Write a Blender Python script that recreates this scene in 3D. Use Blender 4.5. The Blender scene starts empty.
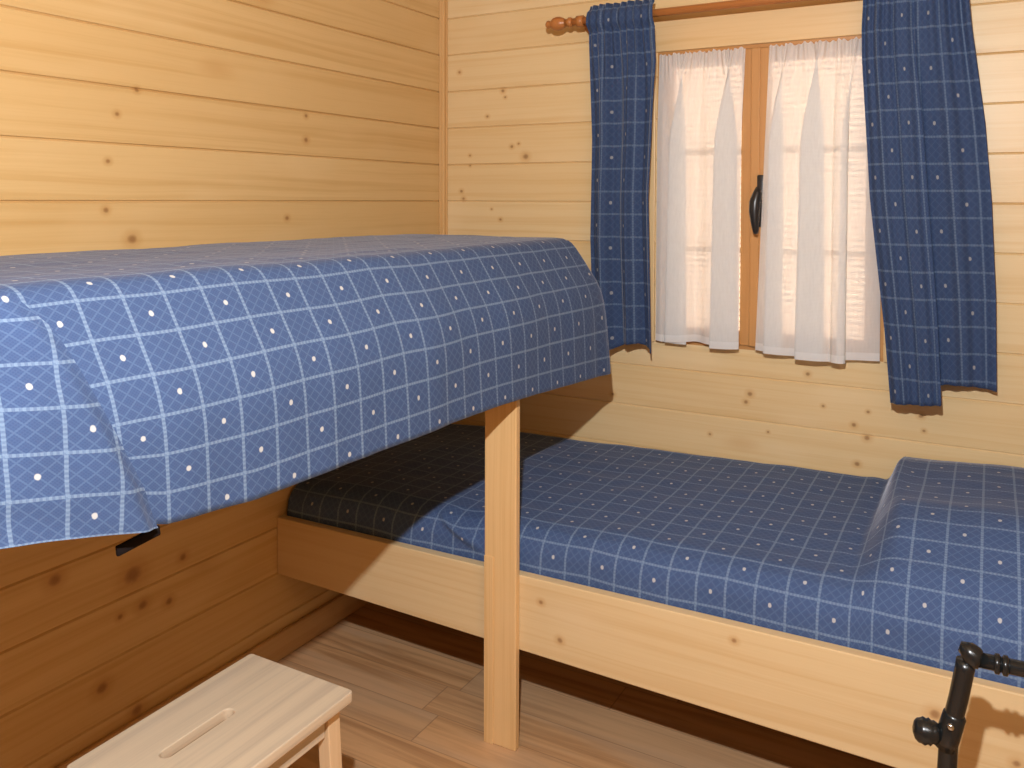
import bpy, bmesh, math, random
from mathutils import Vector, Matrix, noise
random.seed(4)
C = bpy.context.scene.collection
PI = math.pi
P = 0.145            # plank pitch
Z0 = 1.4306          # height of one plank joint
XR, YF, ZC = 2.16, -3.35, 2.42   # right wall, wall behind the camera, ceiling

# ------------------------------------------------------------------ node maths
class N:
    nt = None
    def __init__(s, k): s.k = k
    @staticmethod
    def m(op, *a, clamp=False):
        n = N.nt.nodes.new('ShaderNodeMath'); n.operation = op; n.use_clamp = clamp
        for i, v in enumerate(a):
            if isinstance(v, N): N.nt.links.new(v.k, n.inputs[i])
            else: n.inputs[i].default_value = v
        return N(n.outputs[0])
    def __add__(s, o): return N.m('ADD', s, o)
    def __radd__(s, o): return N.m('ADD', o, s)
    def __sub__(s, o): return N.m('SUBTRACT', s, o)
    def __rsub__(s, o): return N.m('SUBTRACT', o, s)
    def __mul__(s, o): return N.m('MULTIPLY', s, o)
    def __rmul__(s, o): return N.m('MULTIPLY', o, s)
    def __truediv__(s, o): return N.m('DIVIDE', s, o)
def fract(a): return N.m('FRACT', a)
def floor_(a): return N.m('FLOOR', a)
def absn(a): return N.m('ABSOLUTE', a)
def sinn(a): return N.m('SINE', a)
def minn(a, b): return N.m('MINIMUM', a, b)
def maxn(a, b): return N.m('MAXIMUM', a, b)
def step(a, lo, hi):      # smooth ramp of a from lo to hi
    n = N.nt.nodes.new('ShaderNodeMapRange'); n.interpolation_type = 'SMOOTHSTEP'
    N.nt.links.new(a.k, n.inputs[0]); n.inputs[1].default_value = lo; n.inputs[2].default_value = hi
    return N(n.outputs[0])
def vec(x, y, z):
    n = N.nt.nodes.new('ShaderNodeCombineXYZ')
    for i, v in enumerate((x, y, z)):
        if isinstance(v, N): N.nt.links.new(v.k, n.inputs[i])
        else: n.inputs[i].default_value = v
    return N(n.outputs[0])
def sep(v):
    n = N.nt.nodes.new('ShaderNodeSeparateXYZ'); N.nt.links.new(v.k, n.inputs[0])
    return [N(o) for o in n.outputs]
def noise_(v, scale=1, detail=3, rough=.5, dist=0):
    n = N.nt.nodes.new('ShaderNodeTexNoise'); N.nt.links.new(v.k, n.inputs['Vector'])
    n.inputs['Scale'].default_value = scale; n.inputs['Detail'].default_value = detail
    n.inputs['Roughness'].default_value = rough; n.inputs['Distortion'].default_value = dist
    return N(n.outputs[0])
def white(a):
    n = N.nt.nodes.new('ShaderNodeTexWhiteNoise'); n.noise_dimensions = '1D'; N.nt.links.new(a.k, n.inputs['W'])
    return N(n.outputs[0])
def voro(v, rnd=1.0):
    n = N.nt.nodes.new('ShaderNodeTexVoronoi'); N.nt.links.new(v.k, n.inputs['Vector'])
    n.inputs['Scale'].default_value = 1; n.inputs['Randomness'].default_value = rnd
    s = N.nt.nodes.new('ShaderNodeSeparateColor'); N.nt.links.new(n.outputs['Color'], s.inputs[0])
    return N(n.outputs['Distance']), N(s.outputs[0])
def mix(f, a, b):
    n = N.nt.nodes.new('ShaderNodeMix'); n.data_type = 'RGBA'
    if isinstance(f, N): N.nt.links.new(f.k, n.inputs[0])
    else: n.inputs[0].default_value = f
    for i, v in ((6, a), (7, b)):
        if isinstance(v, N): N.nt.links.new(v.k, n.inputs[i])
        else: n.inputs[i].default_value = (*v, 1)
    return N(n.outputs[2])
def coord(kind):
    n = N.nt.nodes.new('ShaderNodeTexCoord'); return N(n.outputs[kind])
def newmat(name):
    m = bpy.data.materials.new(name); m.use_nodes = True; N.nt = m.node_tree
    b = m.node_tree.nodes['Principled BSDF']; return m, b
def link(a, sock): N.nt.links.new(a.k, sock)
def bump(b, h, strength, dist):
    n = N.nt.nodes.new('ShaderNodeBump'); n.inputs['Strength'].default_value = strength
    n.inputs['Distance'].default_value = dist; link(h, n.inputs['Height'])
    N.nt.links.new(n.outputs[0], b.inputs['Normal'])

def pine(name, L='x', A='z', light=(.74, .50, .23), dark=(.60, .34, .115), pitch=None, z0=0, knots=(), rough=.38,
         knot_rate=.80, kscale=(2.6, 6.0), seed=0.0, grain=1.0, spec=.4, vary=.18):
    m, b = newmat(name)
    co = dict(zip('xyz', sep(coord('Object'))))
    l, a = co[L], co[A]; t = co[[c for c in 'xyz' if c not in (L, A)][0]]
    if pitch:
        idn = floor_((a - z0) / pitch); r = white(idn + seed + 3.3)
    else:
        idn = N.m('ADD', seed, 0.0); r = N.m('ADD', .5, 0.0)
    off = idn * 5.37 + seed
    wob = (noise_(vec(l * 1.3 + off, a * 6, t * 6), 1, 2) - .5) * .035
    g = noise_(vec(l * .55 + off, (a + wob) * 34 * grain, t * 34), 1, 4, .6, .5)
    fib = noise_(vec(l * 5 + off, a * 260 * grain, t * 260), 1, 2, .6)
    cloud = noise_(vec(l * 2.2 + off, a * 5, t * 5), 1, 2)
    c = mix(step(g, .42, .74) * .75, light, dark)
    c = mix(step(fib, .45, .8) * .22, c, dark)
    c = mix(step(cloud, .5, .75) * .35, c, (light[0] * 1.1, light[1] * 1.17, light[2] * 1.35))
    c = mix(r * vary * 1.6, c, (dark[0] * 1.02, dark[1] * 1.0, dark[2] * .95))
    # scattered small knots
    kx = l * kscale[0] + off; ka = a * kscale[1] + (noise_(vec(l * 9, a * 9, 0.0), 1, 1) - .5) * .12
    d, rr = voro(vec(kx, ka, idn * 1.0))
    has = step(rr, knot_rate, knot_rate + .01)
    kn = (1 - step(d, .010, .060)) * has
    halo = (1 - step(d, .05, .26)) * has
    kl = None
    for (kl_, ka_, kr) in knots:
        dx = (l - kl_) / (kr * 1.15); dz = (a - ka_) / kr
        dd = N.m('SQRT', dx * dx + dz * dz)
        kl = dd if kl is None else minn(kl, dd)
    if kl is not None:
        kl = kl + (noise_(vec(l * 60, a * 60, 0.0), 1, 2) - .5) * .5
        kn = maxn(kn, 1 - step(kl, .3, 1.25)); halo = maxn(halo, 1 - step(kl, .8, 3.0))
    c = mix(halo * .42, c, (dark[0] * .85, dark[1] * .68, dark[2] * .5))
    c = mix(kn * .62, c, (.20, .075, .022))
    link(c, b.inputs['Base Color'])
    b.inputs['Roughness'].default_value = rough; b.inputs['Specular IOR Level'].default_value = spec
    bump(b, g * .6 + fib * .4, .25, .002)
    return m

def fabric(name, cu, cv, ou=0., ov=0., par=0., con=1., dk=.70):
    m, b = newmat(name)
    U, V, _ = sep(coord('UV'))
    u = U / cu + ou; v = V / cv + ov
    fu, fv = fract(u), fract(v)
    du = .5 - absn(fu - .5); dv = .5 - absn(fv - .5)
    dash = lambda w: .60 + .40 * step(sinn(w * (2 * PI * 9)), -.3, .3)
    lu = (1 - step(du, .030, .050)) * dash(v); lv = (1 - step(dv, .030, .050)) * dash(u)
    lines = maxn(lu, lv)
    # woven diagonal net in each square
    a1 = fract((u + v) * 3); a2 = fract((u - v) * 3)
    d1 = .5 - absn(a1 - .5); d2 = .5 - absn(a2 - .5)
    net = maxn(1 - step(d1, .05, .13), 1 - step(d2, .05, .13))
    fine1 = .5 - absn(fract((u + v) * 12) - .5); fine2 = .5 - absn(fract((u - v) * 12) - .5)
    fine = maxn(1 - step(fine1, .1, .3), 1 - step(fine2, .1, .3))
    # small pale motif in every other square
    odd = absn(fract((floor_(u) + floor_(v) + par) * .5) - .25) * 4      # 0.. -> 1 for both, parity below
    pr = step(fract((floor_(u) + floor_(v) + par) * .5), .24, .26)
    ex = (fu - .5) / .060; ey = (fv - .5) / .078
    r = N.m('SQRT', ex * ex + ey * ey) + (noise_(vec(u * 9, v * 9, 0.0), 1, 1) - .5) * .5
    mot = (1 - step(r, .75, 1.15)) * (1 - pr)
    weave = noise_(vec(U * 900, V * 900, 0.0), 1, 1)
    c = mix(weave * .5, (.058, .100, .235), (.090, .142, .300))
    c = mix(fine * .18 * con, c, (.15, .24, .44))
    c = mix(net * .28 * con, c, (.19, .30, .50))
    c = mix(lines * .72 * con, c, (.32, .45, .64))
    c = mix(mot * .92 * con, c, (.78, .78, .76))
    c = mix(1 - dk, c, (.0, .0, .0))  # one cloth everywhere; dk puts each piece's light level into its colour
    link(c, b.inputs['Base Color'])
    b.inputs['Roughness'].default_value = .9; b.inputs['Specular IOR Level'].default_value = .15
    b.inputs['Sheen Weight'].default_value = .32; b.inputs['Sheen Roughness'].default_value = .3
    b.inputs['Sheen Tint'].default_value = (.75, .75, .85, 1)
    bump(b, weave * .6 + lines * .8, .25, .001)
    return m

def plain(name, col, rough=.5, metal=0., spec=.5):
    m, b = newmat(name)
    n = noise_(coord('Object'), 30, 3)
    link(mix(n * .35, col, tuple(x * .75 for x in col)), b.inputs['Base Color'])
    b.inputs['Roughness'].default_value = rough; b.inputs['Metallic'].default_value = metal
    b.inputs['Specular IOR Level'].default_value = spec
    return m

def lace_mat():
    m, b = newmat('white_voile')
    U, V, _ = sep(coord('UV'))
    th = .5 + .5 * sinn(U * 2 * PI * 260); tv = .5 + .5 * sinn(V * 2 * PI * 240)
    w = noise_(vec(U * 140, V * 26, 0.0), 1, 2)
    alpha = N.m('ADD', .66, 0.0) + w * .12 + maxn(th, tv) * .10
    hem = 1 - step(V, .022, .026)          # doubled hem at the bottom
    alpha = N.m('ADD', alpha, hem * .25, clamp=True)
    nt = N.nt
    b.inputs['Base Color'].default_value = (.86, .88, .90, 1); b.inputs['Roughness'].default_value = .9
    b.inputs['Specular IOR Level'].default_value = .1
    tl = nt.nodes.new('ShaderNodeBsdfTranslucent'); tl.inputs[0].default_value = (.86, .88, .88, 1)
    tr = nt.nodes.new('ShaderNodeBsdfTransparent')
    m1 = nt.nodes.new('ShaderNodeMixShader'); m1.inputs[0].default_value = .35
    nt.links.new(b.outputs[0], m1.inputs[1]); nt.links.new(tl.outputs[0], m1.inputs[2])
    m2 = nt.nodes.new('ShaderNodeMixShader'); link(alpha, m2.inputs[0])
    nt.links.new(tr.outputs[0], m2.inputs[1]); nt.links.new(m1.outputs[0], m2.inputs[2])
    nt.links.new(m2.outputs[0], nt.nodes['Material Output'].inputs[0])
    return m

SHZ = 0.
def shutter_mat():
    m, b = newmat('peach_shutter')
    b.inputs['Roughness'].default_value = .5
    nt = N.nt
    z = sep(coord('Object'))[2] - SHZ; fz = fract(z / .0205)
    lap = 1 - step(.5 - absn(fz - .5), .06, .13)          # where one slat hooks over the next
    tl = nt.nodes.new('ShaderNodeBsdfTranslucent')
    link(mix(lap * .6, (.97, .83, .68), (.40, .26, .16)), tl.inputs[0]); link(mix(lap * .6, (.90, .78, .66), (.45, .30, .2)), b.inputs['Base Color'])
    m1 = nt.nodes.new('ShaderNodeMixShader'); m1.inputs[0].default_value = .5
    nt.links.new(b.outputs[0], m1.inputs[1]); nt.links.new(tl.outputs[0], m1.inputs[2])
    nt.links.new(m1.outputs[0], nt.nodes['Material Output'].inputs[0])
    return m

def glass_mat():
    m, b = newmat('window_glass'); nt = N.nt
    g = nt.nodes.new('ShaderNodeBsdfGlossy'); g.inputs['Roughness'].default_value = .02
    t = nt.nodes.new('ShaderNodeBsdfTransparent'); mx = nt.nodes.new('ShaderNodeMixShader'); mx.inputs[0].default_value = .05
    nt.links.new(t.outputs[0], mx.inputs[1]); nt.links.new(g.outputs[0], mx.inputs[2])
    nt.links.new(mx.outputs[0], nt.nodes['Material Output'].inputs[0])
    return m

def floor_mat():
    m, b = newmat('laminate_boards')
    x, y, z = sep(coord('Object'))
    pitch = .128; idn = floor_(y / pitch); r = white(idn + 1.7)
    xo = x + r * 1.7; bid = floor_(xo / 1.2); r2 = white(idn * 7.1 + bid * 3.3)
    g = noise_(vec(xo * 1.5 + r2 * 9, y * 30 + r2 * 5, 0.0), 1, 4, .6, .6)
    big = noise_(vec(xo * 1.0 + r2 * 4, y * 9, 0.0), 1, 2, .5, 1.)
    c = mix(step(g, .35, .7), (.66, .39, .19), (.40, .21, .09))
    c = mix(step(big, .45, .7) * .5, c, (.56, .39, .25))
    c = mix(r2 * .4, c, (.52, .36, .22))
    fy = fract(y / pitch); seam = 1 - step(.5 - absn(fy - .5), .004, .016)
    fx = fract(xo / 1.2); seam = maxn(seam, 1 - step(.5 - absn(fx - .5), .0008, .0022))
    c = mix(seam * .4, c, (.10, .05, .025))
    link(c, b.inputs['Base Color']); b.inputs['Roughness'].default_value = .42
    bump(b, g - seam * 1.0, .2, .002)
    return m

# ------------------------------------------------------------------ mesh helpers
def obj(name, bm, mat, parent=None, smooth=False):
    me = bpy.data.meshes.new(name)
    bmesh.ops.recalc_face_normals(bm, faces=bm.faces)
    if parent is not None:
        bmesh.ops.translate(bm, verts=bm.verts, vec=-base_of(parent))
    bm.to_mesh(me); bm.free()
    me.materials.append(mat)
    if smooth:
        for p in me.polygons: p.use_smooth = True
    o = bpy.data.objects.new(name, me); C.objects.link(o)
    if parent is not None: o.parent = parent
    return o
def base_of(o):
    v = Vector((0, 0, 0))
    while o is not None: v += o.location; o = o.parent
    return v
def thing(name, loc, label, cat, group=None):
    o = bpy.data.objects.new(name, None); C.objects.link(o); o.location = loc
    o['label'] = label; o['category'] = cat
    if group: o['group'] = group
    return o
def tag(o, label, cat, group=None):
    o['label'] = label; o['category'] = cat
    if group: o['group'] = group
    return o
def struct(o): o['kind'] = 'structure'; return o
def bx(bm, x0, x1, y0, y1, z0, z1, bev=.0, seg=2):
    r = bmesh.ops.create_cube(bm, size=1)
    vs = r['verts']
    for v in vs:
        v.co = Vector(((x0 + x1) / 2 + v.co.x * (x1 - x0), (y0 + y1) / 2 + v.co.y * (y1 - y0), (z0 + z1) / 2 + v.co.z * (z1 - z0)))
    if bev:
        es = list({e for v in vs for e in v.link_edges})
        bmesh.ops.bevel(bm, geom=es, offset=bev, segments=seg, profile=.5, affect='EDGES')
    return bm
def box(*a, **k): return bx(bmesh.new(), *a, **k)
def hexa(pts, bev=0):      # eight corner points: bottom four then top four
    bm = bmesh.new(); v = [bm.verts.new(p) for p in pts]
    for f in ((0, 1, 2, 3), (4, 5, 6, 7), (0, 1, 5, 4), (1, 2, 6, 5), (2, 3, 7, 6), (3, 0, 4, 7)): bm.faces.new([v[i] for i in f])
    bmesh.ops.recalc_face_normals(bm, faces=bm.faces)
    if bev: bmesh.ops.bevel(bm, geom=bm.edges[:], offset=bev, segments=2, profile=.5, affect='EDGES')
    return bm
def lathe(bm, prof, origin, axis, seg=28):
    """prof: (distance along axis, radius)"""
    ax = Vector(axis).normalized(); o = Vector(origin)
    s = Vector((0, 0, 1)) if abs(ax.z) < .9 else Vector((1, 0, 0))
    u = ax.cross(s).normalized(); w = ax.cross(u)
    rings = []
    for t, r in prof:
        rings.append([bm.verts.new(o + ax * t + (u * math.cos(2 * PI * i / seg) + w * math.sin(2 * PI * i / seg)) * max(r, 1e-4)) for i in range(seg)])
    for a, b in zip(rings, rings[1:]):
        for i in range(seg): bm.faces.new((a[i], a[(i + 1) % seg], b[(i + 1) % seg], b[i]))
    bm.faces.new(rings[0][::-1]); bm.faces.new(rings[-1])
    return bm
def tube(bm, pts, r, seg=16):
    pts = [Vector(p) for p in pts]; rings = []
    ref = None
    for i, p in enumerate(pts):
        d = (pts[min(i + 1, len(pts) - 1)] - pts[max(i - 1, 0)]).normalized()
        if ref is None: ref = Vector((0, 1, 0)) if abs(d.y) < .9 else Vector((1, 0, 0))
        u = d.cross(ref).normalized(); w = d.cross(u)
        rr = r[i] if isinstance(r, (list, tuple)) else r
        rings.append([bm.verts.new(p + (u * math.cos(2 * PI * k / seg) + w * math.sin(2 * PI * k / seg)) * rr) for k in range(seg)])
    for a, b in zip(rings, rings[1:]):
        for i in range(seg): bm.faces.new((a[i], a[(i + 1) % seg], b[(i + 1) % seg], b[i]))
    bm.faces.new(rings[0][::-1]); bm.faces.new(rings[-1])
    return bm
def grid(nu, nv, fn, uvfn, thick=0., mod=None):
    """fn(i/nu, j/nv) -> position"""
    bm = bmesh.new(); uvl = bm.loops.layers.uv.new('UVMap')
    V = [[bm.verts.new(fn(i / nu, j / nv)) for j in range(nv + 1)] for i in range(nu + 1)]
    for i in range(nu):
        for j in range(nv):
            f = bm.faces.new((V[i][j], V[i + 1][j], V[i + 1][j + 1], V[i][j + 1]))
            for lp, (a, b) in zip(f.loops, ((i, j), (i + 1, j), (i + 1, j + 1), (i, j + 1))):
                lp[uvl].uv = uvfn(a / nu, b / nv)
    return bm
def solid(o, t, off=-1):
    md = o.modifiers.new('thickness', 'SOLIDIFY'); md.thickness = t; md.offset = off
def interp(tab, x):
    if x <= tab[0][0]: return tab[0][1]
    for (a, b), (c, d) in zip(tab, tab[1:]):
        if x <= c:
            k = (x - a) / (c - a)
            return b + (d - b) * k if not isinstance(b, tuple) else tuple(p + (q - p) * k for p, q in zip(b, d))
    return tab[-1][1]
def sm(x, a, b):
    t = min(1, max(0, (x - a) / (b - a))); return t * t * (3 - 2 * t)
def nz(x, y, z=0., s=1.): return noise.noise(Vector((x * s, y * s, z * s)))

# ------------------------------------------------------------------ materials
LK = [(-1.382, 1.717, 0.006), (-1.439, 1.650, 0.006), (-0.770, 1.704, 0.006), (-0.770, 1.627, 0.008), (-1.465, 1.530, 0.006), (-1.472, 1.408, 0.007), (-1.400, 1.333, 0.012), (-0.855, 1.377, 0.007), (-1.406, 0.462, 0.022), (-1.378, 0.371, 0.012), (-1.298, 0.348, 0.010), (-1.444, 0.369, 0.007), (-1.252, 0.452, 0.010), (-1.496, 0.211, 0.014), (-1.398, 0.103, 0.014), (-1.422, 0.063, 0.010), (-1.613, 0.531, 0.014)]
BK = [(.13, 1.61, .006), (.13, 1.57, .005), (.21, 1.76, .007), (.32, 1.64, .008), (.38, 1.60, .014), (.09, 1.47, .008), (.10, 1.44, .008),
      (.08, 1.94, .008), (.28, 1.855, .009), (.29, 1.83, .006), (.23, 1.40, .005), (.27, 1.36, .007), (.35, 1.65, .006),
      (1.236, 0.793, 0.010), (1.223, 0.765, 0.008), (1.469, 0.781, 0.006), (1.603, 0.779, 0.006), (1.562, 0.733, 0.008), (1.601, 0.697, 0.010), (1.102, 0.640, 0.006), (1.297, 0.674, 0.005), (1.573, 0.611, 0.009), (1.421, 0.879, 0.008), (1.752, 0.785, 0.008), (1.761, 0.741, 0.006), (0.744, 0.736, 0.008)]
M = {}
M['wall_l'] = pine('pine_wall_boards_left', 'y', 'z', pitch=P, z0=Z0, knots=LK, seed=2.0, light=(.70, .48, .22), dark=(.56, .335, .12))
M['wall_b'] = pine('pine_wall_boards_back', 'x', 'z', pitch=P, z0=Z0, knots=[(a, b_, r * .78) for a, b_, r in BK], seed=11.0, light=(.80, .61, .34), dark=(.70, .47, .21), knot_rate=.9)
M['wall_o'] = pine('pine_wall_boards', 'y', 'z', pitch=P, z0=Z0, seed=21.0)
M['wall_f'] = pine('pine_wall_boards_front', 'x', 'z', pitch=P, z0=Z0, seed=31.0)
M['ceil'] = pine('pine_ceiling_boards', 'y', 'x', pitch=P, z0=0, seed=41.0)
M['frame'] = pine('bunk_pine', 'x', 'z', light=(.73, .56, .32), dark=(.62, .42, .20), seed=5.0, rough=.42,
                  knots=[(.60, .43, .006), (.10, .40, .006), (.155, .315, .007), (1.015, .385, .010), (1.02, .345, .011), (1.16, .33, .007), (1.62, .355, .013), (1.57, .315, .006), (1.25, .305, .009)], knot_rate=.95)
M['frame_y'] = pine('bunk_pine_long', 'y', 'z', light=(.76, .54, .28), dark=(.64, .40, .17), seed=6.0)
M['post'] = pine('post_pine', 'z', 'x', light=(.78, .53, .26), dark=(.60, .35, .13), seed=7.0, grain=1.6, knot_rate=.97,
                 knots=[(.383, .797, .005), (.355, .823, .005)], kscale=(2, 4))
M['sash'] = pine('stained_window_pine', 'z', 'x', light=(.56, .29, .105), dark=(.44, .20, .06), seed=8.0, rough=.35, knots=[(1.80, 1.222, .007), (1.29, 1.215, .006), (1.58, 1.225, .005)], knot_rate=.96)
M['sash_h'] = pine('stained_window_pine_rail', 'x', 'z', light=(.56, .29, .105), dark=(.44, .20, .06), seed=9.0, rough=.35, knots=[(1.31, 1.935, .009)])
M['casing'] = pine('casing_pine', 'x', 'z', light=(.78, .56, .30), dark=(.66, .42, .18), seed=10.0)
M['casing_v'] = pine('casing_pine_upright', 'z', 'x', light=(.78, .56, .30), dark=(.66, .42, .18), seed=12.0)
M['trim'] = pine('corner_pine', 'z', 'x', light=(.72, .46, .20), dark=(.56, .31, .11), seed=13.0)
M['skirt'] = pine('skirting_pine', 'y', 'z', light=(.62, .40, .19), dark=(.48, .27, .11), seed=14.0)
M['skirt_x'] = pine('skirting_pine_back', 'x', 'z', light=(.62, .40, .19), dark=(.48, .27, .11), seed=15.0)
M['stool'] = pine('stool_wood', 'y', 'x', light=(.68, .55, .39), dark=(.42, .34, .26), seed=16.0, rough=.5, grain=.8, knot_rate=.99, spec=.3)
M['stool_v'] = pine('stool_leg_wood', 'z', 'x', light=(.74, .54, .33), dark=(.58, .38, .20), seed=17.0, rough=.5, knot_rate=.99)
M['rod'] = pine('stained_rod_wood', 'x', 'z', light=(.50, .20, .06), dark=(.36, .12, .03), seed=18.0, rough=.3, knot_rate=.99)
M['floor'] = floor_mat()
M['iron'] = plain('black_iron', (.018, .018, .020), .3)
M['stand'] = plain('black_tube_steel', (.010, .012, .013), .25, .0, .5)
M['bolt'] = plain('bright_steel', (.55, .58, .60), .2, 1.)
M['mattress'] = plain('white_ticking', (.62, .60, .56), .9)
M['shade_strip'] = plain('dark_underside_shade', (.012, .009, .009), 1., 0., .05)  # near-black: shade on the cloth underside put into the colour
M['lace'] = lace_mat(); M['shutter'] = shutter_mat(); M['glass'] = glass_mat()
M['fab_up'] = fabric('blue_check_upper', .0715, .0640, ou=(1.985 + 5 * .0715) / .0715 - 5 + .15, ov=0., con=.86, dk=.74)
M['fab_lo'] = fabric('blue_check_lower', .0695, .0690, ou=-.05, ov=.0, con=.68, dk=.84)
M['fab_cu'] = fabric('blue_check_curtain', .068, .0785, ou=.1, ov=.15, con=.62, dk=.58)  # same cloth as the spreads, dimmer light painted in as darker colour

# ------------------------------------------------------------------ room shell
WX0, WX1, WZ0, WZ1 = .905, 1.645, .940, 1.950       # window opening
def profile(zlo, zhi):
    """(z, inset) points of V-jointed boards between two heights"""
    g, d = .0045, .0055
    pts = [(zlo, 0)]
    k = math.ceil((zlo - Z0) / P - 1e-6)
    while Z0 + k * P < zhi - g:
        z = Z0 + k * P
        if z > zlo + g: pts += [(z - g, 0), (z, d), (z + g * .6, 0)]
        k += 1
    pts.append((zhi, 0)); return pts
def board_wall(spans, place, back=.045):
    """spans: (a0, a1, zlo, zhi); place(a, z, depth)->xyz; solid boards with V joints"""
    bm = bmesh.new()
    for a0, a1, zl, zh in spans:
        pr = profile(zl, zh); n = max(1, int((a1 - a0) / .5))
        cols = []
        for i in range(n + 1):
            a = a0 + (a1 - a0) * i / n
            cols.append([bm.verts.new(place(a, z, d)) for z, d in pr])
        for c0, c1 in zip(cols, cols[1:]):
            for j in range(len(pr) - 1): bm.faces.new((c0[j], c1[j], c1[j + 1], c0[j + 1]))
        q = [bm.verts.new(place(a, z, back)) for a, z in ((a0, zl), (a1, zl), (a1, zh), (a0, zh))]
        bm.faces.new(q)
        bm.faces.new([c[0] for c in cols] + [q[1], q[0]]); bm.faces.new([c[-1] for c in cols] + [q[2], q[3]])
        bm.faces.new(cols[0] + [q[3], q[0]]); bm.faces.new(cols[-1] + [q[2], q[1]])
    return bm
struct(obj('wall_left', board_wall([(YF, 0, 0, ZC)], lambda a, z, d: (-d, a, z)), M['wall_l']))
struct(obj('wall_right', board_wall([(YF, 0, 0, ZC)], lambda a, z, d: (XR + d, a, z)), M['wall_o']))
struct(obj('wall_front', board_wall([(-.045, XR + .045, 0, ZC)], lambda a, z, d: (a, YF - d, z)), M['wall_f']))
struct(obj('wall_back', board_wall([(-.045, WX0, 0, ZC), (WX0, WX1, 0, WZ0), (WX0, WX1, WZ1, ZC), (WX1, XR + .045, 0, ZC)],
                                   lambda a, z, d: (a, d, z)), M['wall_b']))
struct(obj('floor', box(-.045, XR + .045, YF - .045, .045, -.04, 0), M['floor']))
bm = bmesh.new(); n = int((XR + .09) / P) + 1
for i in range(n):
    x0 = -.045 + i * P; x1 = min(x0 + P, XR + .045)
    if x1 - x0 > .01: bx(bm, x0 + .001, x1 - .001, YF - .045, .045, ZC, ZC + .03, .004, 1)
bx(bm, -.045, XR + .045, YF - .045, .045, ZC + .028, ZC + .05)
struct(obj('ceiling', bm, M['ceil']))
struct(obj('baseboard_left', box(0, .014, YF + .0, -.014, 0, .085, .004), M['skirt']))
struct(obj('baseboard_back', box(.0, XR, -.014, 0, 0, .085, .004), M['skirt_x']))
struct(obj('baseboard_right', box(XR - .014, XR, YF, -.014, 0, .085, .004), M['skirt']))
# narrow batten with two beads closing the corner
bm = bmesh.new()
bx(bm, 0, .020, -.020, 0, .085, ZC, .003); bx(bm, .020, .026, -.007, 0, .085, ZC, .002); bx(bm, 0, .007, -.026, -.020, .085, ZC, .002)
struct(obj('trim_1', bm, M['trim']))

# ------------------------------------------------------------------ window
win = bpy.data.objects.new('window_1', None); C.objects.link(win); win.location = ((WX0 + WX1) / 2, 0, WZ0); struct(win)
bm = bmesh.new()
bx(bm, WX0 - .075, WX1 + .075, -.012, .0, WZ1, WZ1 + .105, .003)
obj('head_casing', bm, M['casing'], win)
for x0 in (WX0 - .075, WX1 + .003): obj('side_casing', box(x0, x0 + .072, -.012, .0, WZ0 - .0, WZ1 - .0, .003), M['casing_v'], win)
bm = bmesh.new(); bx(bm, WX0, WX1, .0, .06, WZ0, WZ0 + .012); bx(bm, WX0, WX1, .0, .06, WZ1 - .012, WZ1)
obj('frame_rail', bm, M['sash_h'], win)
bm = bmesh.new(); bx(bm, WX0, WX0 + .012, .0, .06, WZ0 + .012, WZ1 - .012); bx(bm, WX1 - .012, WX1, .0, .06, WZ0 + .012, WZ1 - .012)
obj('frame_stile', bm, M['sash'], win)
ZB, ZT = WZ0 + .013, WZ1 - .013
for s0, s1 in ((WX0 + .013, 1.2445), (1.2465, WX1 - .013)):
    bm = bmesh.new(); bx(bm, s0, s0 + .044, -.006, .034, ZB, ZT, .004); bx(bm, s1 - .044, s1, -.006, .034, ZB, ZT, .004)
    sash = obj('sash', bm, M['sash'], win)
    bm = bmesh.new(); bx(bm, s0 + .043, s1 - .043, -.005, .033, ZB, ZB + .046, .003); bx(bm, s0 + .043, s1 - .043, -.005, .033, ZT - .046, ZT, .003)
    obj('rail', bm, M['sash_h'], sash)
    for zm in (1.27, 1.60): obj('glazing_bar', box(s0 + .043, s1 - .043, .004, .026, zm - .009, zm + .009, .003), M['casing'], sash)
    obj('pane', box(s0 + .042, s1 - .042, .013, .017, ZB + .045, ZT - .045), M['glass'], sash)
# overlapping cover strip on the meeting stiles
obj('meeting_strip', box(1.232, 1.262, -.014, -.006, ZB, ZT, .004), M['sash'], win)
# handle: back plate, neck and hanging lever
bm = box(1.257, 1.282, -.022, -.0065, 1.350, 1.520, .004); h = obj('handle', bm, M['iron'], win, True)
bm = bmesh.new(); lathe(bm, [(0, .013), (.02, .011), (.026, .012), (.034, .010)], (1.268, -.020, 1.445), (0, -1, 0), 20)
tube(bm, [(1.270, -.050, 1.480), (1.267, -.053, 1.46), (1.260, -.056, 1.43), (1.259, -.058, 1.40), (1.261, -.060, 1.37), (1.264, -.060, 1.340), (1.265, -.060, 1.328)],
     [.008, .015, .019, .018, .014, .010, .006], 14)
obj('lever', bm, M['iron'], h, True)
# roller shutter outside the glass
bm = bmesh.new(); z = WZ0 - .01; pr = []
while z < WZ1 + .02:
    pr += [(z, .0), (z + .002, -.005), (z + .010, -.007), (z + .018, -.005), (z + .0195, .0)]; z += .0205
cols = [[bm.verts.new((x, .078 + d, zz)) for zz, d in pr] for x in (WX0 - .01, WX1 + .01)]
for j in range(len(pr) - 1): bm.faces.new((cols[0][j], cols[1][j], cols[1][j + 1], cols[0][j + 1]))
sh = obj('roller_shutter', bm, M['shutter'], win); solid(sh, .003)

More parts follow.
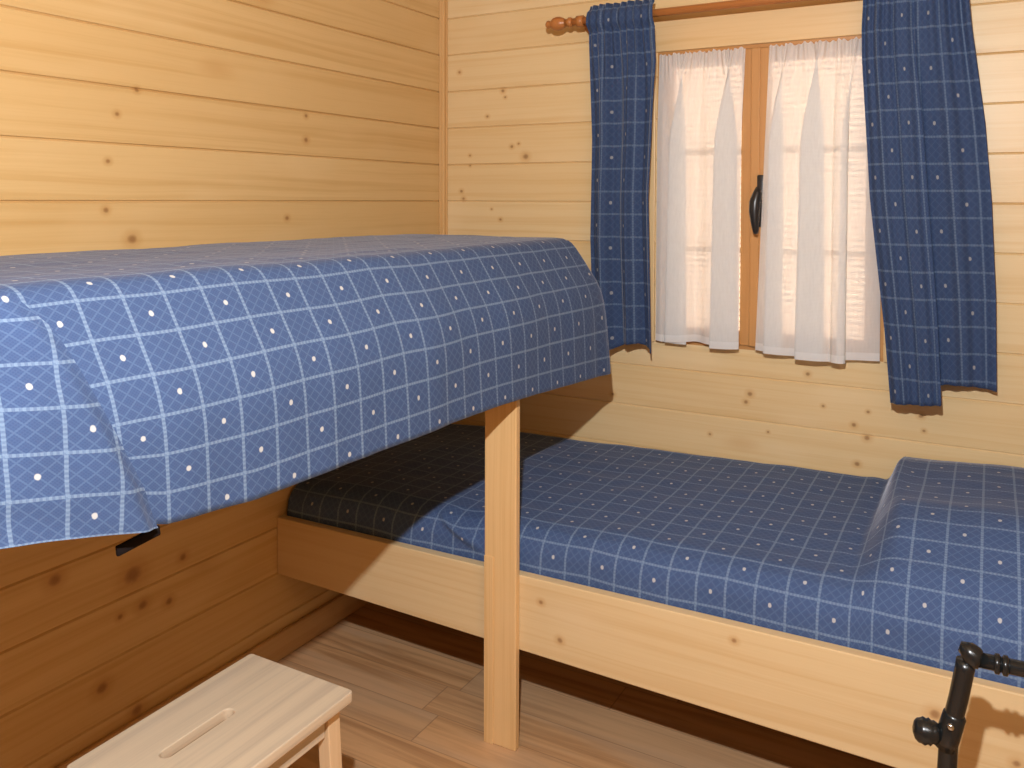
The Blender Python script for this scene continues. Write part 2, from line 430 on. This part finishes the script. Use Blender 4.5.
# ------------------------------------------------------------------ curtain rod
rod = thing('curtain_rod', (1.24, -.1, 2.065), 'reddish brown turned wooden curtain rod above the window', 'curtain rod')
obj('pole', tube(bmesh.new(), [(.58, -.1, 2.065), (2.03, -.1, 2.065)], .0135), M['rod'], rod, True)
fin = [(0, .0135), (.006, .019), (.014, .020), (.020, .014), (.026, .012), (.034, .019), (.046, .025), (.060, .027), (.074, .024), (.082, .017), (.088, .013), (.094, .016), (.100, .015), (.106, .008), (.109, .001)]
obj('finial', lathe(bmesh.new(), [(t, r * .92) for t, r in fin], (.625, -.1, 2.065), (-1, 0, 0)), M['rod'], rod, True)
obj('finial', lathe(bmesh.new(), [(t, r * .92) for t, r in fin], (2.00, -.1, 2.065), (1, 0, 0)), M['rod'], rod, True)
for x in (.655, 1.955):
    bm = lathe(bmesh.new(), [(0, .026), (.012, .026), (.016, .012), (.085, .011)], (x, 0, 2.065), (0, -1, 0), 20)
    lathe(bm, [(-.012, .02), (.012, .02)], (x, -.1, 2.065), (1, 0, 0), 20)
    obj('bracket', bm, M['rod'], rod, True)

# ------------------------------------------------------------------ blue curtains
def curtain(name, left, right, hem, ywave, ztop, uw, label):
    def fn(s, t):
        zt = ztop; zb = interp(hem, s); z = zt + (zb - zt) * t
        xl, xr = interp(left, -z), interp(right, -z)
        sx, y = ywave(s, t, z)
        x = xl + (xr - xl) * sx
        near = math.exp(-((z - 2.065) / .022) ** 2)           # pinched round the rod pocket
        return (x, y, z)
    def uv(s, t):
        zb = interp(hem, s); return (s * uw, (1 - t) * (ztop - zb) + (zb - .85))
    o = obj(name, grid(120, 90, fn, uv), M['fab_cu'], None, True); solid(o, .0015, 0)
    return tag(o, label, 'curtain', 'blue checked curtains')
# left curtain: several soft pleats
def wl(s, t, z):
    a = .011 + .010 * t; g = 1 - sm(z, 1.75, 2.03)
    y = -.100 + a * math.sin(s * 2 * PI * 2.6 + .6 + .5 * math.sin(t * 3)) * (.5 + .5 * g) + .006 * math.sin(s * 2 * PI * 9 + 1) * (1 - g)
    y = y * (1 - sm(.045 - abs(z - 2.065), .0, .03)) + (-.124) * sm(.045 - abs(z - 2.065), .0, .03) + .003 * math.sin(s * 2 * PI * 9)
    return s + .02 * math.sin(s * 2 * PI * 2.6) * g, y
curtain('curtain', [(-2.115, .690), (-2.0, .684), (-1.65, .696), (-1.3, .690), (-.9, .705)],
        [(-2.115, .93), (-2.0, .931), (-1.9, .939), (-1.45, .921), (-.92, .936)],
        [(0, .915), (.25, .905), (.5, .938), (.75, .945), (1, .918)], wl, 2.115, .275, 'narrower blue checked curtain left of the window, behind the upper bunk')
# right curtain: front fold over a deeper panel
def wr(s, t, z):
    g = 1 - sm(z, 1.55, 2.03)
    F = .50
    if s < F:
        k = s / F; sx = k * .505
        y = -.108 - .022 * math.sin(k * PI) * (.4 + .6 * g) - .018 * sm(k, .55, .95) * g + .006 * math.sin(k * 14 + 2 * t)
    elif s < F + .09:
        k = (s - F) / .09; sx = .50 - .065 * math.sin(k * PI / 2) * g
        y = -.132 * g - .108 * (1 - g) + .066 * k * g
    else:
        k = (s - F - .09) / (1 - F - .09); sx = .50 - .065 * g + (.5 + .065 * g) * k
        y = (-.066 * g - .108 * (1 - g)) - .018 * math.sin(k * PI * 1.7 + .4) * (.4 + .6 * g)
    y += .005 * math.sin(s * 2 * PI * 11) * (1 - g)
    k3 = sm(.045 - abs(z - 2.065), .0, .03); y = y * (1 - k3) - .124 * k3 + .003 * math.sin(s * 2 * PI * 12)
    return sx, y
curtain('curtain', [(-2.115, 1.590), (-1.95, 1.583), (-1.86, 1.585), (-1.44, 1.612), (-1.05, 1.657), (-.84, 1.676)],
        [(-2.115, 1.855), (-1.935, 1.873), (-1.665, 1.910), (-1.44, 1.930), (-1.16, 1.945), (-.89, 1.951)],
        [(0, .838), (.25, .845), (.49, .850), (.55, .885), (.66, .905), (.85, .900), (1, .893)], wr, 2.115, .43, 'wider blue checked curtain with a deep fold right of the window')

# ------------------------------------------------------------------ voile curtains on the sashes
def cat(pts, n):     # resample a smooth plan curve
    out = []; m = len(pts) - 1
    for i in range(n + 1):
        f = i / n * m; k = min(int(f), m - 1); u = f - k
        p0, p1, p2, p3 = (Vector(pts[max(0, min(m, k + q))]) for q in (-1, 0, 1, 2))
        out.append(.5 * ((2 * p1) + (-p0 + p2) * u + (2 * p0 - 5 * p1 + 4 * p2 - p3) * u * u + (-p0 + 3 * p1 - 3 * p2 + p3) * u ** 3))
    return out
def voile(plan_bot, plan_top, zt, zb, hemf, label, ledge=False):
    n = 220; B = cat(plan_bot, n); T = cat(plan_top, n)
    L = [0]
    for a, b in zip(B, B[1:]): L.append(L[-1] + (b - a).length)
    def fn(s, t):
        i = round(s * n); g = sm(t, -.08, .34) * .8 + .2 * t; ed = max(0, 1 - s / .05) if ledge else 0; g = g * (1 - ed) + t * ed
        p = T[i] * (1 - g) + B[i] * g
        top_ruffle = .004 * math.sin(s * 2 * PI * 23) * (1 - sm(t, 0, .12))
        z = zt + (zb + hemf(s) - zt) * t + (.003 * math.sin(s * 2 * PI * 19) + .003 * math.sin(s * 41)) * (1 - sm(t, 0, .03))
        return (p.x, p.y + top_ruffle, z)
    uv = lambda s, t: (L[round(s * n)], (1 - t) * (zt - zb))
    o = obj('voile_curtain', grid(n, 60, fn, uv), M['lace'], None, True)
    return tag(o, label, 'net curtain', 'white voile curtains on the window sashes')
YL = -.030
voile([(.915, YL), (.935, YL - .004), (.955, YL + .006), (.99, YL - .012), (1.025, YL - .006), (1.020, YL - .017), (.965, YL - .022), (.962, YL - .030), (1.01, YL - .028), (1.035, YL - .012), (1.055, YL + .004),
       (1.075, YL), (1.10, YL - .014), (1.15, YL - .022), (1.20, YL - .014), (1.198, YL - .024), (1.13, YL - .028), (1.118, YL - .036), (1.17, YL - .036), (1.211, YL - .024)],
      [(.923 + i * (1.218 - .923) / 19, YL + .006 * math.sin(i * 2.1)) for i in range(20)], 1.935, .951,
      lambda s: -.006 * math.sin(s * 9), 'white voile net curtain on the left sash')
voile([(1.262, YL - .012), (1.30, YL - .024), (1.345, YL - .012), (1.338, YL - .024), (1.295, YL - .028), (1.30, YL - .036), (1.35, YL - .030), (1.385, YL - .016), (1.43, YL - .030), (1.475, YL - .030), (1.47, YL - .040), (1.40, YL - .042),
       (1.402, YL - .050), (1.46, YL - .050), (1.495, YL - .036), (1.505, YL - .048), (1.525, YL - .056), (1.542, YL - .046), (1.54, YL - .030), (1.515, YL - .028), (1.53, YL - .016), (1.57, YL - .008), (1.61, YL - .010), (1.638, YL - .006)],
      [(1.295 + i * (1.625 - 1.295) / 23, YL + .006 * math.sin(i * 2.3)) for i in range(24)], 1.935, .949,
      lambda s: -.012 * sm(s, 0, .5) + .01 * sm(s, .75, 1), 'white voile net curtain on the right sash', True)

# ------------------------------------------------------------------ bunk bed
bunk = thing('bunk_bed', (.83, -.93, 0), 'varnished pine built-in bunk frame with one upright post', 'bunk bed')
bm = box(.7725, .8685, -.927, -.906, 0, 1.10, .003)
# shallow groove in the lower half of the post's face
post = obj('post', bm, M['post'], bunk)
obj('cover_strip', box(.7735, .8010, -.9305, -.9268, 0, .50, .0012), M['post'], post)
obj('front_rail', hexa([(.001, -.905, .270), (XR, -.905, .243), (XR, -.876, .243), (.001, -.876, .270), (.001, -.905, .447), (XR, -.905, .472), (XR, -.876, .472), (.001, -.876, .447)], .003), M['frame'], bunk)
obj('back_rail', box(.001, XR, -.040, -.016, .27, .44, .003), M['frame'], bunk)
for i in range(12): obj('slat', box(.06 + i * .178, .13 + i * .178, -.874, -.041, .345, .363, .003), M['frame_y'], bunk)
# upper bunk: side rail, ends and slats
obj('side_rail', box(.742, .772, -2.34, -.40, .985, 1.125, .003), M['frame_y'], bunk)
obj('wall_rail', box(.001, .030, -2.34, -.40, .985, 1.125, .003), M['frame_y'], bunk)
for y in (-.43, -2.34): obj('end_rail', box(.031, .741, y, y + .028, .985, 1.125, .003), M['frame'], bunk)
for i in range(11): obj('slat', box(.031, .741, -2.26 + i * .17, -2.19 + i * .17, 1.06, 1.078, .003), M['frame'], bunk)
obj('post', box(.7725, .8685, -2.362, -2.341, 0, 1.10, .003), M['post'], bunk)

def mattress(x0, x1, y0, y1, z0, z1, label):
    bm = box(x0, x1, y0, y1, z0, z1, .035, 4)
    return tag(obj('mattress', bm, M['mattress'], None, True), label, 'mattress')
mattress(.04, .735, -2.30, -.46, 1.130, 1.290, 'white mattress under the cover of the upper bunk')
mattress(.03, 2.12, -.845, -.05, .366, .522, 'white mattress under the cover of the lower bed')

# ------------------------------------------------------------------ upper bedspread
PROF = [(.700, 1.318), (.735, 1.3175), (.760, 1.315), (.779, 1.307), (.793, 1.291), (.807, 1.269), (.823, 1.243), (.839, 1.216), (.857, 1.187), (.870, 1.158),
        (.879, 1.128), (.8845, 1.095), (.887, 1.06), (.889, 1.02), (.8905, .98), (.892, .945)]
SP = [0]
for a, b in zip(PROF, PROF[1:]): SP.append(SP[-1] + math.hypot(b[0] - a[0], b[1] - a[1]))
STOT = SP[-1]; PT = list(zip(SP, [(a - .70, b) for a, b in PROF]))
HEM = [(-2.40, 1.075), (-2.15, 1.02), (-2.0, .968), (-1.83, .951), (-1.25, .943), (-1.03, .937), (-.76, .920), (-.53, .906), (-.35, .893)]
YFAR, YNEAR, KY = -.468, -2.29, .60
ys = []
q0, q1 = YNEAR - STOT, YFAR + STOT
def cover(s, t):
    q = q0 + (q1 - q0) * s; p = (.70 + STOT) * t
    ax = max(0, p - .70); by = max(0, q - YFAR); bn = max(0, YNEAR - q)
    b = by + bn; m = max(ax, b)
    x = min(p, .70); y = min(max(q, YNEAR), YFAR)
    if m <= 0:
        z = 1.318 - .010 * (1 - sm(x, 0, .2))
        z += .0035 * nz(x * 5, y * 4, 1) + .002 * nz(x * 14, y * 9, 5)
        return (x + .002, y, z)
    off, z = interp(PT, m)
    th = (PI / 2) * b / (ax + b)
    c, sn = max(0, math.cos(th)) ** .36, max(0, math.sin(th)) ** .36
    x += off * c if ax > 0 else 0
    y += (off * KY * sn if b > 0 else 0) * (1 if by > 0 else -1)
    if ax == 0 and b > 0: z -= .010 * (1 - sm(x, 0, .2))
    k = sm(m, .25, STOT)
    z += (interp(HEM, y) - .945) * k
    # slack and ripples of the hanging cloth
    rip = (.006 * nz(y * 5, z * 2.5, 3) + .003 * nz(y * 13, z * 4, 9)) * sm(m, .05, .25)
    if ax > 0: x += rip * c + .003 * sm(m, 0, .2)
    if ax > 0 and by > 0: x += .012 * k * sn
    z += .003 * nz(y * 6, x * 6, 4) * (1 - k)
    if b > 0 and x < .03: x += .002
    return (x + .002, y, z)
def cover_uv(s, t):
    q = q0 + (q1 - q0) * s; p = (.70 + STOT) * t
    return (q, (.70 + STOT) - p - .048 + .064 * 20)
up = obj('bedspread', grid(330, 110, cover, cover_uv), M['fab_up'], None, True); solid(up, .003)
tag(up, 'blue checked bedspread hanging over the side of the upper bunk', 'bedspread', 'blue checked bedspreads')
# loose corner of the spread folded over its side near the foot
FE = [(0, (.795, -2.225, 1.322)), (.07, (.830, -2.180, 1.315)), (.18, (.868, -2.148, 1.267)), (.42, (.888, -2.104, 1.169)), (.61, (.898, -2.074, 1.096)), (.80, (.903, -2.047, 1.035)), (1, (.906, -2.026, .974))]
FL = [(0, (.785, -2.43, 1.324)), (.07, (.825, -2.44, 1.315)), (.18, (.862, -2.44, 1.285)), (.42, (.915, -2.44, 1.225)), (.61, (.940, -2.44, 1.175)), (.80, (.955, -2.44, 1.130)), (1, (.962, -2.44, 1.088))]
def flap(s, t):
    a = Vector(interp(FE, t)); b = Vector(interp(FL, t)); p = a.lerp(b, s)
    p.x += .004 + .016 * sm(s, 0, .08) * t + .010 * math.sin(s * 5 + t * 3) * t + .004 * nz(s * 6, t * 5)
    return p
def flap_uv(s, t):
    p = flap(s, t); zz = 1.322 - interp([(a, b[2]) for a, b in FE], t)
    arc = interp([(0, 0), (.07, .035), (.18, .095), (.42, .20), (.61, .275), (.80, .338), (1, .402)], t)
    return (p.y * .93 + .005 + .02 * t, -arc * .98 + .010)
fl = obj('corner_fold', grid(60, 60, flap, flap_uv), M['fab_up'], up, True); solid(fl, .0014, 1); fl.modifiers[0].use_rim = False
bm = bmesh.new()  # added dark strip, stands for the shaded underside of the spread corner
bx(bm, -.003, .003, -.034, .034, -.0075, .0075, .002)
bmesh.ops.transform(bm, matrix=Matrix.Translation((.898, -2.046, .961)) @ Matrix.Rotation(math.radians(6), 4, 'X'), verts=bm.verts)
ti = obj('corner_shade_strip', bm, M['shade_strip'], up, True); ti['label'] = 'dark strip painting the shade under the lower corner of the spread'

# ------------------------------------------------------------------ lower bedspread with a pillow under it
XE = 2.145
LP = [(0, (-.780, 0)), (.045, (-.822, -.010)), (.080, (-.850, -.030)), (.110, (-.864, -.056)), (.150, (-.869, -.096)), (.185, (-.870, -.131))]
def lower(s, t):
    x = .012 + (XE - .012) * s; q = (.780 - .018 + .185) * t; ytop = -.018 - q
    base = .552 + .028 * sm(x, .3, 1.67) - .012 * (1 - sm(x, 0, .25))
    kf = sm(-ytop, .2, .7); px = sm(x, 1.658 - .01 * kf, 1.712 + .05 * kf) * (.90 + .16 * sm(x, 1.72, 2.0)) * (1 - .2 * sm(x, 2.05, 2.14)) * (1 - .35 * (1 - sm(x, 1.64, 1.82)) * sm(-ytop, .55, .9))
    if ytop > -.780: y, dz, m = ytop, 0, 0
    else:
        m = -.780 - ytop; (y, dz) = interp(LP, m)
    yb = sm(-y, -.02, .16)
    hp = .116 * px * (.74 + .26 * yb) * (1 - .80 * sm(-ytop, .52, .90))
    hp += .02 * px * math.exp(-((ytop + .66) / .14) ** 2)
    z = base + dz * (1 + .0 * px) + hp
    k = sm(m, .10, .185)
    floor_z = .452 + .018 * x / 1.7
    if m > 0:
        zt = base + hp; z = zt + (floor_z - .03 - zt) * (-dz / .131)
        y -= .004 * math.sin(x * 17) * sm(m, .05, .15) + .003
        # slack fold near the post
        d = (x - .557) * .383 + (z - .555) * .924; al = (x - .557) * .924 - (z - .555) * .383
        y -= .016 * math.exp(-(d / .011) ** 2) * sm(al, -.02, .03) * (1 - sm(al, .15, .20))
        y = max(y, -.8745)
    z += .0045 * nz(x * 4, y * 5, 2) + .0025 * nz(x * 12, y * 14, 7)
    z += .010 * math.exp(-((x - 1.63) / .03) ** 2) * (1 - sm(m, .0, .1)) * .5
    return (x, y, z)
ARC = {}
def lower_uv(s, t):
    x = .012 + (XE - .012) * s; q = (.780 - .018 + .185) * t
    i = round(s * 330)
    if i not in ARC:
        ps = [Vector(lower(i / 330, j / 130)) for j in range(131)]; a = [0]
        for p1, p0 in zip(ps[::-1], ps[-2::-1]): a.append(a[-1] + (p1 - p0).length)
        ARC[i] = a[::-1]
    return (x - .0695 * .05 + .03 * sm(x, 1.655, 1.735), ARC[i][round(t * 130)] - .040 + .069 * 3)
lo = obj('bedspread', grid(330, 130, lower, lower_uv), M['fab_lo'], None, True); solid(lo, .003)
tag(lo, 'blue checked bedspread over the pillow on the lower bed under the window', 'bedspread', 'blue checked bedspreads')

# ------------------------------------------------------------------ wooden stool
SX0, SX1, SY0, SY1, SZ = .536, .824, -1.93, -1.508, .450
stool = thing('step_stool', ((SX0 + SX1) / 2, (SY0 + SY1) / 2, 0), 'small pale wooden stool with a slot handle in its top', 'stool')
cu = bpy.data.curves.new('top', 'CURVE'); cu.dimensions = '2D'; cu.fill_mode = 'BOTH'; cu.extrude = .0085; cu.bevel_depth = .0025; cu.bevel_resolution = 2
def spl(pts):
    s = cu.splines.new('POLY'); s.points.add(len(pts) - 1); s.use_cyclic_u = True
    for p, (x, y) in zip(s.points, pts): p.co = (x, y, 0, 1)
def rrect(x0, x1, y0, y1, r, n=5):
    out = []
    for cx, cy, a in ((x1 - r, y1 - r, 0), (x0 + r, y1 - r, 90), (x0 + r, y0 + r, 180), (x1 - r, y0 + r, 270)):
        for i in range(n + 1):
            th = math.radians(a + 90 * i / n); out.append((cx + r * math.cos(th), cy + r * math.sin(th)))
    return out
mx, my = (SX0 + SX1) / 2, (SY0 + SY1) / 2
spl(rrect(SX0 - mx + .0025, SX1 - mx - .0025, SY0 - my + .0025, SY1 - my - .0025, .006))
spl(rrect(-.034, -.004, -.115, .050, .0148, 10)[::-1])
tmp = bpy.data.objects.new('tmp', cu); C.objects.link(tmp)
me = bpy.data.meshes.new_from_object(tmp.evaluated_get(bpy.context.evaluated_depsgraph_get()))
bpy.data.objects.remove(tmp)
bm = bmesh.new(); bm.from_mesh(me); bmesh.ops.translate(bm, verts=bm.verts, vec=(mx, my, SZ - .011))
obj('top', bm, M['stool'], stool)
for sx in (-1, 1):
    for sy in (-1, 1):
        xt = mx + sx * .108; yt = my + sy * .175; xb = mx + sx * .120; yb = my + sy * .190; w, d = .015, .017
        obj('leg', hexa([(xb - w, yb - d, 0), (xb + w, yb - d, 0), (xb + w, yb + d, 0), (xb - w, yb + d, 0),
                         (xt - w, yt - d, SZ - .0225), (xt + w, yt - d, SZ - .0225), (xt + w, yt + d, SZ - .0225), (xt - w, yt + d, SZ - .0225)], .002), M['stool_v'], stool)
for sx in (-1, 1): obj('apron', box(mx + sx * .108 - .009, mx + sx * .108 + .009, my - .157, my + .157, SZ - .075, SZ - .0235, .002), M['stool'], stool)
for sy in (-1, 1): obj('apron', box(mx - .092, mx + .092, my + sy * .175 - .009, my + sy * .175 + .009, SZ - .075, SZ - .0235, .002), M['stool_v'], stool)
for sx in (-1, 1): obj('stretcher', box(mx + sx * .116 - .008, mx + sx * .116 + .008, my - .165, my + .165, .12, .150, .002), M['stool'], stool)

# ------------------------------------------------------------------ black tubular stand in the near right corner
SY = -1.20
st = thing('metal_stand', (1.872, SY, 0), 'black tubular metal stand with elbow and clamp knob at the right edge', 'stand')
obj('upright', tube(bmesh.new(), [(1.866, SY, .012), (1.872, SY, .30), (1.880, SY, .52), (1.894, SY, .590), (1.902, SY, .640), (1.904, SY, .655)], .0155, 20), M['stand'], st, True)
obj('elbow', tube(bmesh.new(), [(1.894, SY, .668), (1.898, SY, .672), (1.907, SY, .670), (1.918, SY, .664), (1.925, SY, .662)], [.004, .014, .0185, .019, .016], 20), M['stand'], st, True)
bm = tube(bmesh.new(), [(1.915, SY, .662), (2.150, SY, .668)], .0125, 20)
for x in (1.945, 1.957): lathe(bm, [(0, .013), (.002, .0165), (.008, .0165), (.010, .013)], (x, SY, .6625), (1, 0, 0), 20)
obj('arm', bm, M['stand'], st, True)
obj('wall_flange', lathe(bmesh.new(), [(0, .030), (.006, .030), (.010, .018)], (XR, SY, .668), (-1, 0, 0), 24), M['stand'], st, True)
bm = tube(bmesh.new(), [(1.874, SY, .498), (1.879, SY, .520), (1.888, SY, .556), (1.8895, SY, .562)], [.019, .0195, .0185, .014], 20)
col = obj('clamp_collar', bm, M['stand'], st, True)
obj('bolt', lathe(bmesh.new(), [(0, .006), (.004, .006), (.006, .003)], (1.883, SY - .018, .545), (-.15, -1, .1), 12), M['bolt'], col, True)
bm = lathe(bmesh.new(), [(0, .014), (.008, .019), (.012, .018), (.016, .022), (.020, .020), (.025, .0225), (.030, .020), (.035, .019), (.040, .014), (.043, .004)], (1.866, SY - .004, .520), (-1, -.15, -.05), 20)
obj('knob', bm, M['stand'], st, True)
obj('foot', lathe(bmesh.new(), [(0, .075), (.008, .075), (.013, .06), (.018, .02)], (1.866, SY, 0), (0, 0, 1), 32), M['stand'], st, True)

# ------------------------------------------------------------------ light: the photographer's flash and daylight outside
ld = bpy.data.lights.new('flash', 'SPOT'); ld.energy = 184; ld.shadow_soft_size = .02; ld.color = (.97, .985, 1.0); ld.spot_size = math.radians(150); ld.spot_blend = .5
lo_ = bpy.data.objects.new('flash', ld); C.objects.link(lo_); lo_.location = (1.83, -2.72, 1.97); lo_.rotation_euler = (Vector((.75, -.75, .95)) - lo_.location).to_track_quat('-Z', 'Y').to_euler()
w = bpy.data.worlds.new('World'); bpy.context.scene.world = w; w.use_nodes = True
w.node_tree.nodes['Background'].inputs[0].default_value = (.86, .93, 1, 1); w.node_tree.nodes['Background'].inputs[1].default_value = 6.5

# ------------------------------------------------------------------ camera
cam = bpy.data.cameras.new('camera'); co_ = bpy.data.objects.new('camera', cam); C.objects.link(co_)
f, cx, cy, yaw, pit, rol = 842.131, 524.231, 221.756, .50684, .026296, .0030102
cyw, syw = math.cos(yaw), math.sin(yaw)
fw = Vector((-syw * math.cos(pit), cyw * math.cos(pit), -math.sin(pit))); r = Vector((cyw, syw, 0)); u = r.cross(fw)
r2 = r * math.cos(rol) + u * math.sin(rol); u2 = -r * math.sin(rol) + u * math.cos(rol)
mt = Matrix((r2, u2, -fw)).transposed().to_4x4(); mt.translation = Vector((1.93050, -2.80103, 1.43725)); co_.matrix_world = mt
cam.sensor_fit = 'HORIZONTAL'; cam.sensor_width = 36; cam.lens = f / 1024 * 36
cam.shift_x = (512 - cx) / 1024; cam.shift_y = -(384 - cy) / 1024; cam.clip_start = .02
sc = bpy.context.scene; sc.camera = co_
sc.view_settings.view_transform = 'Standard'; sc.view_settings.look = 'None'; sc.view_settings.gamma = 1; sc.view_settings.use_curve_mapping = False
sc.view_settings.exposure = 0
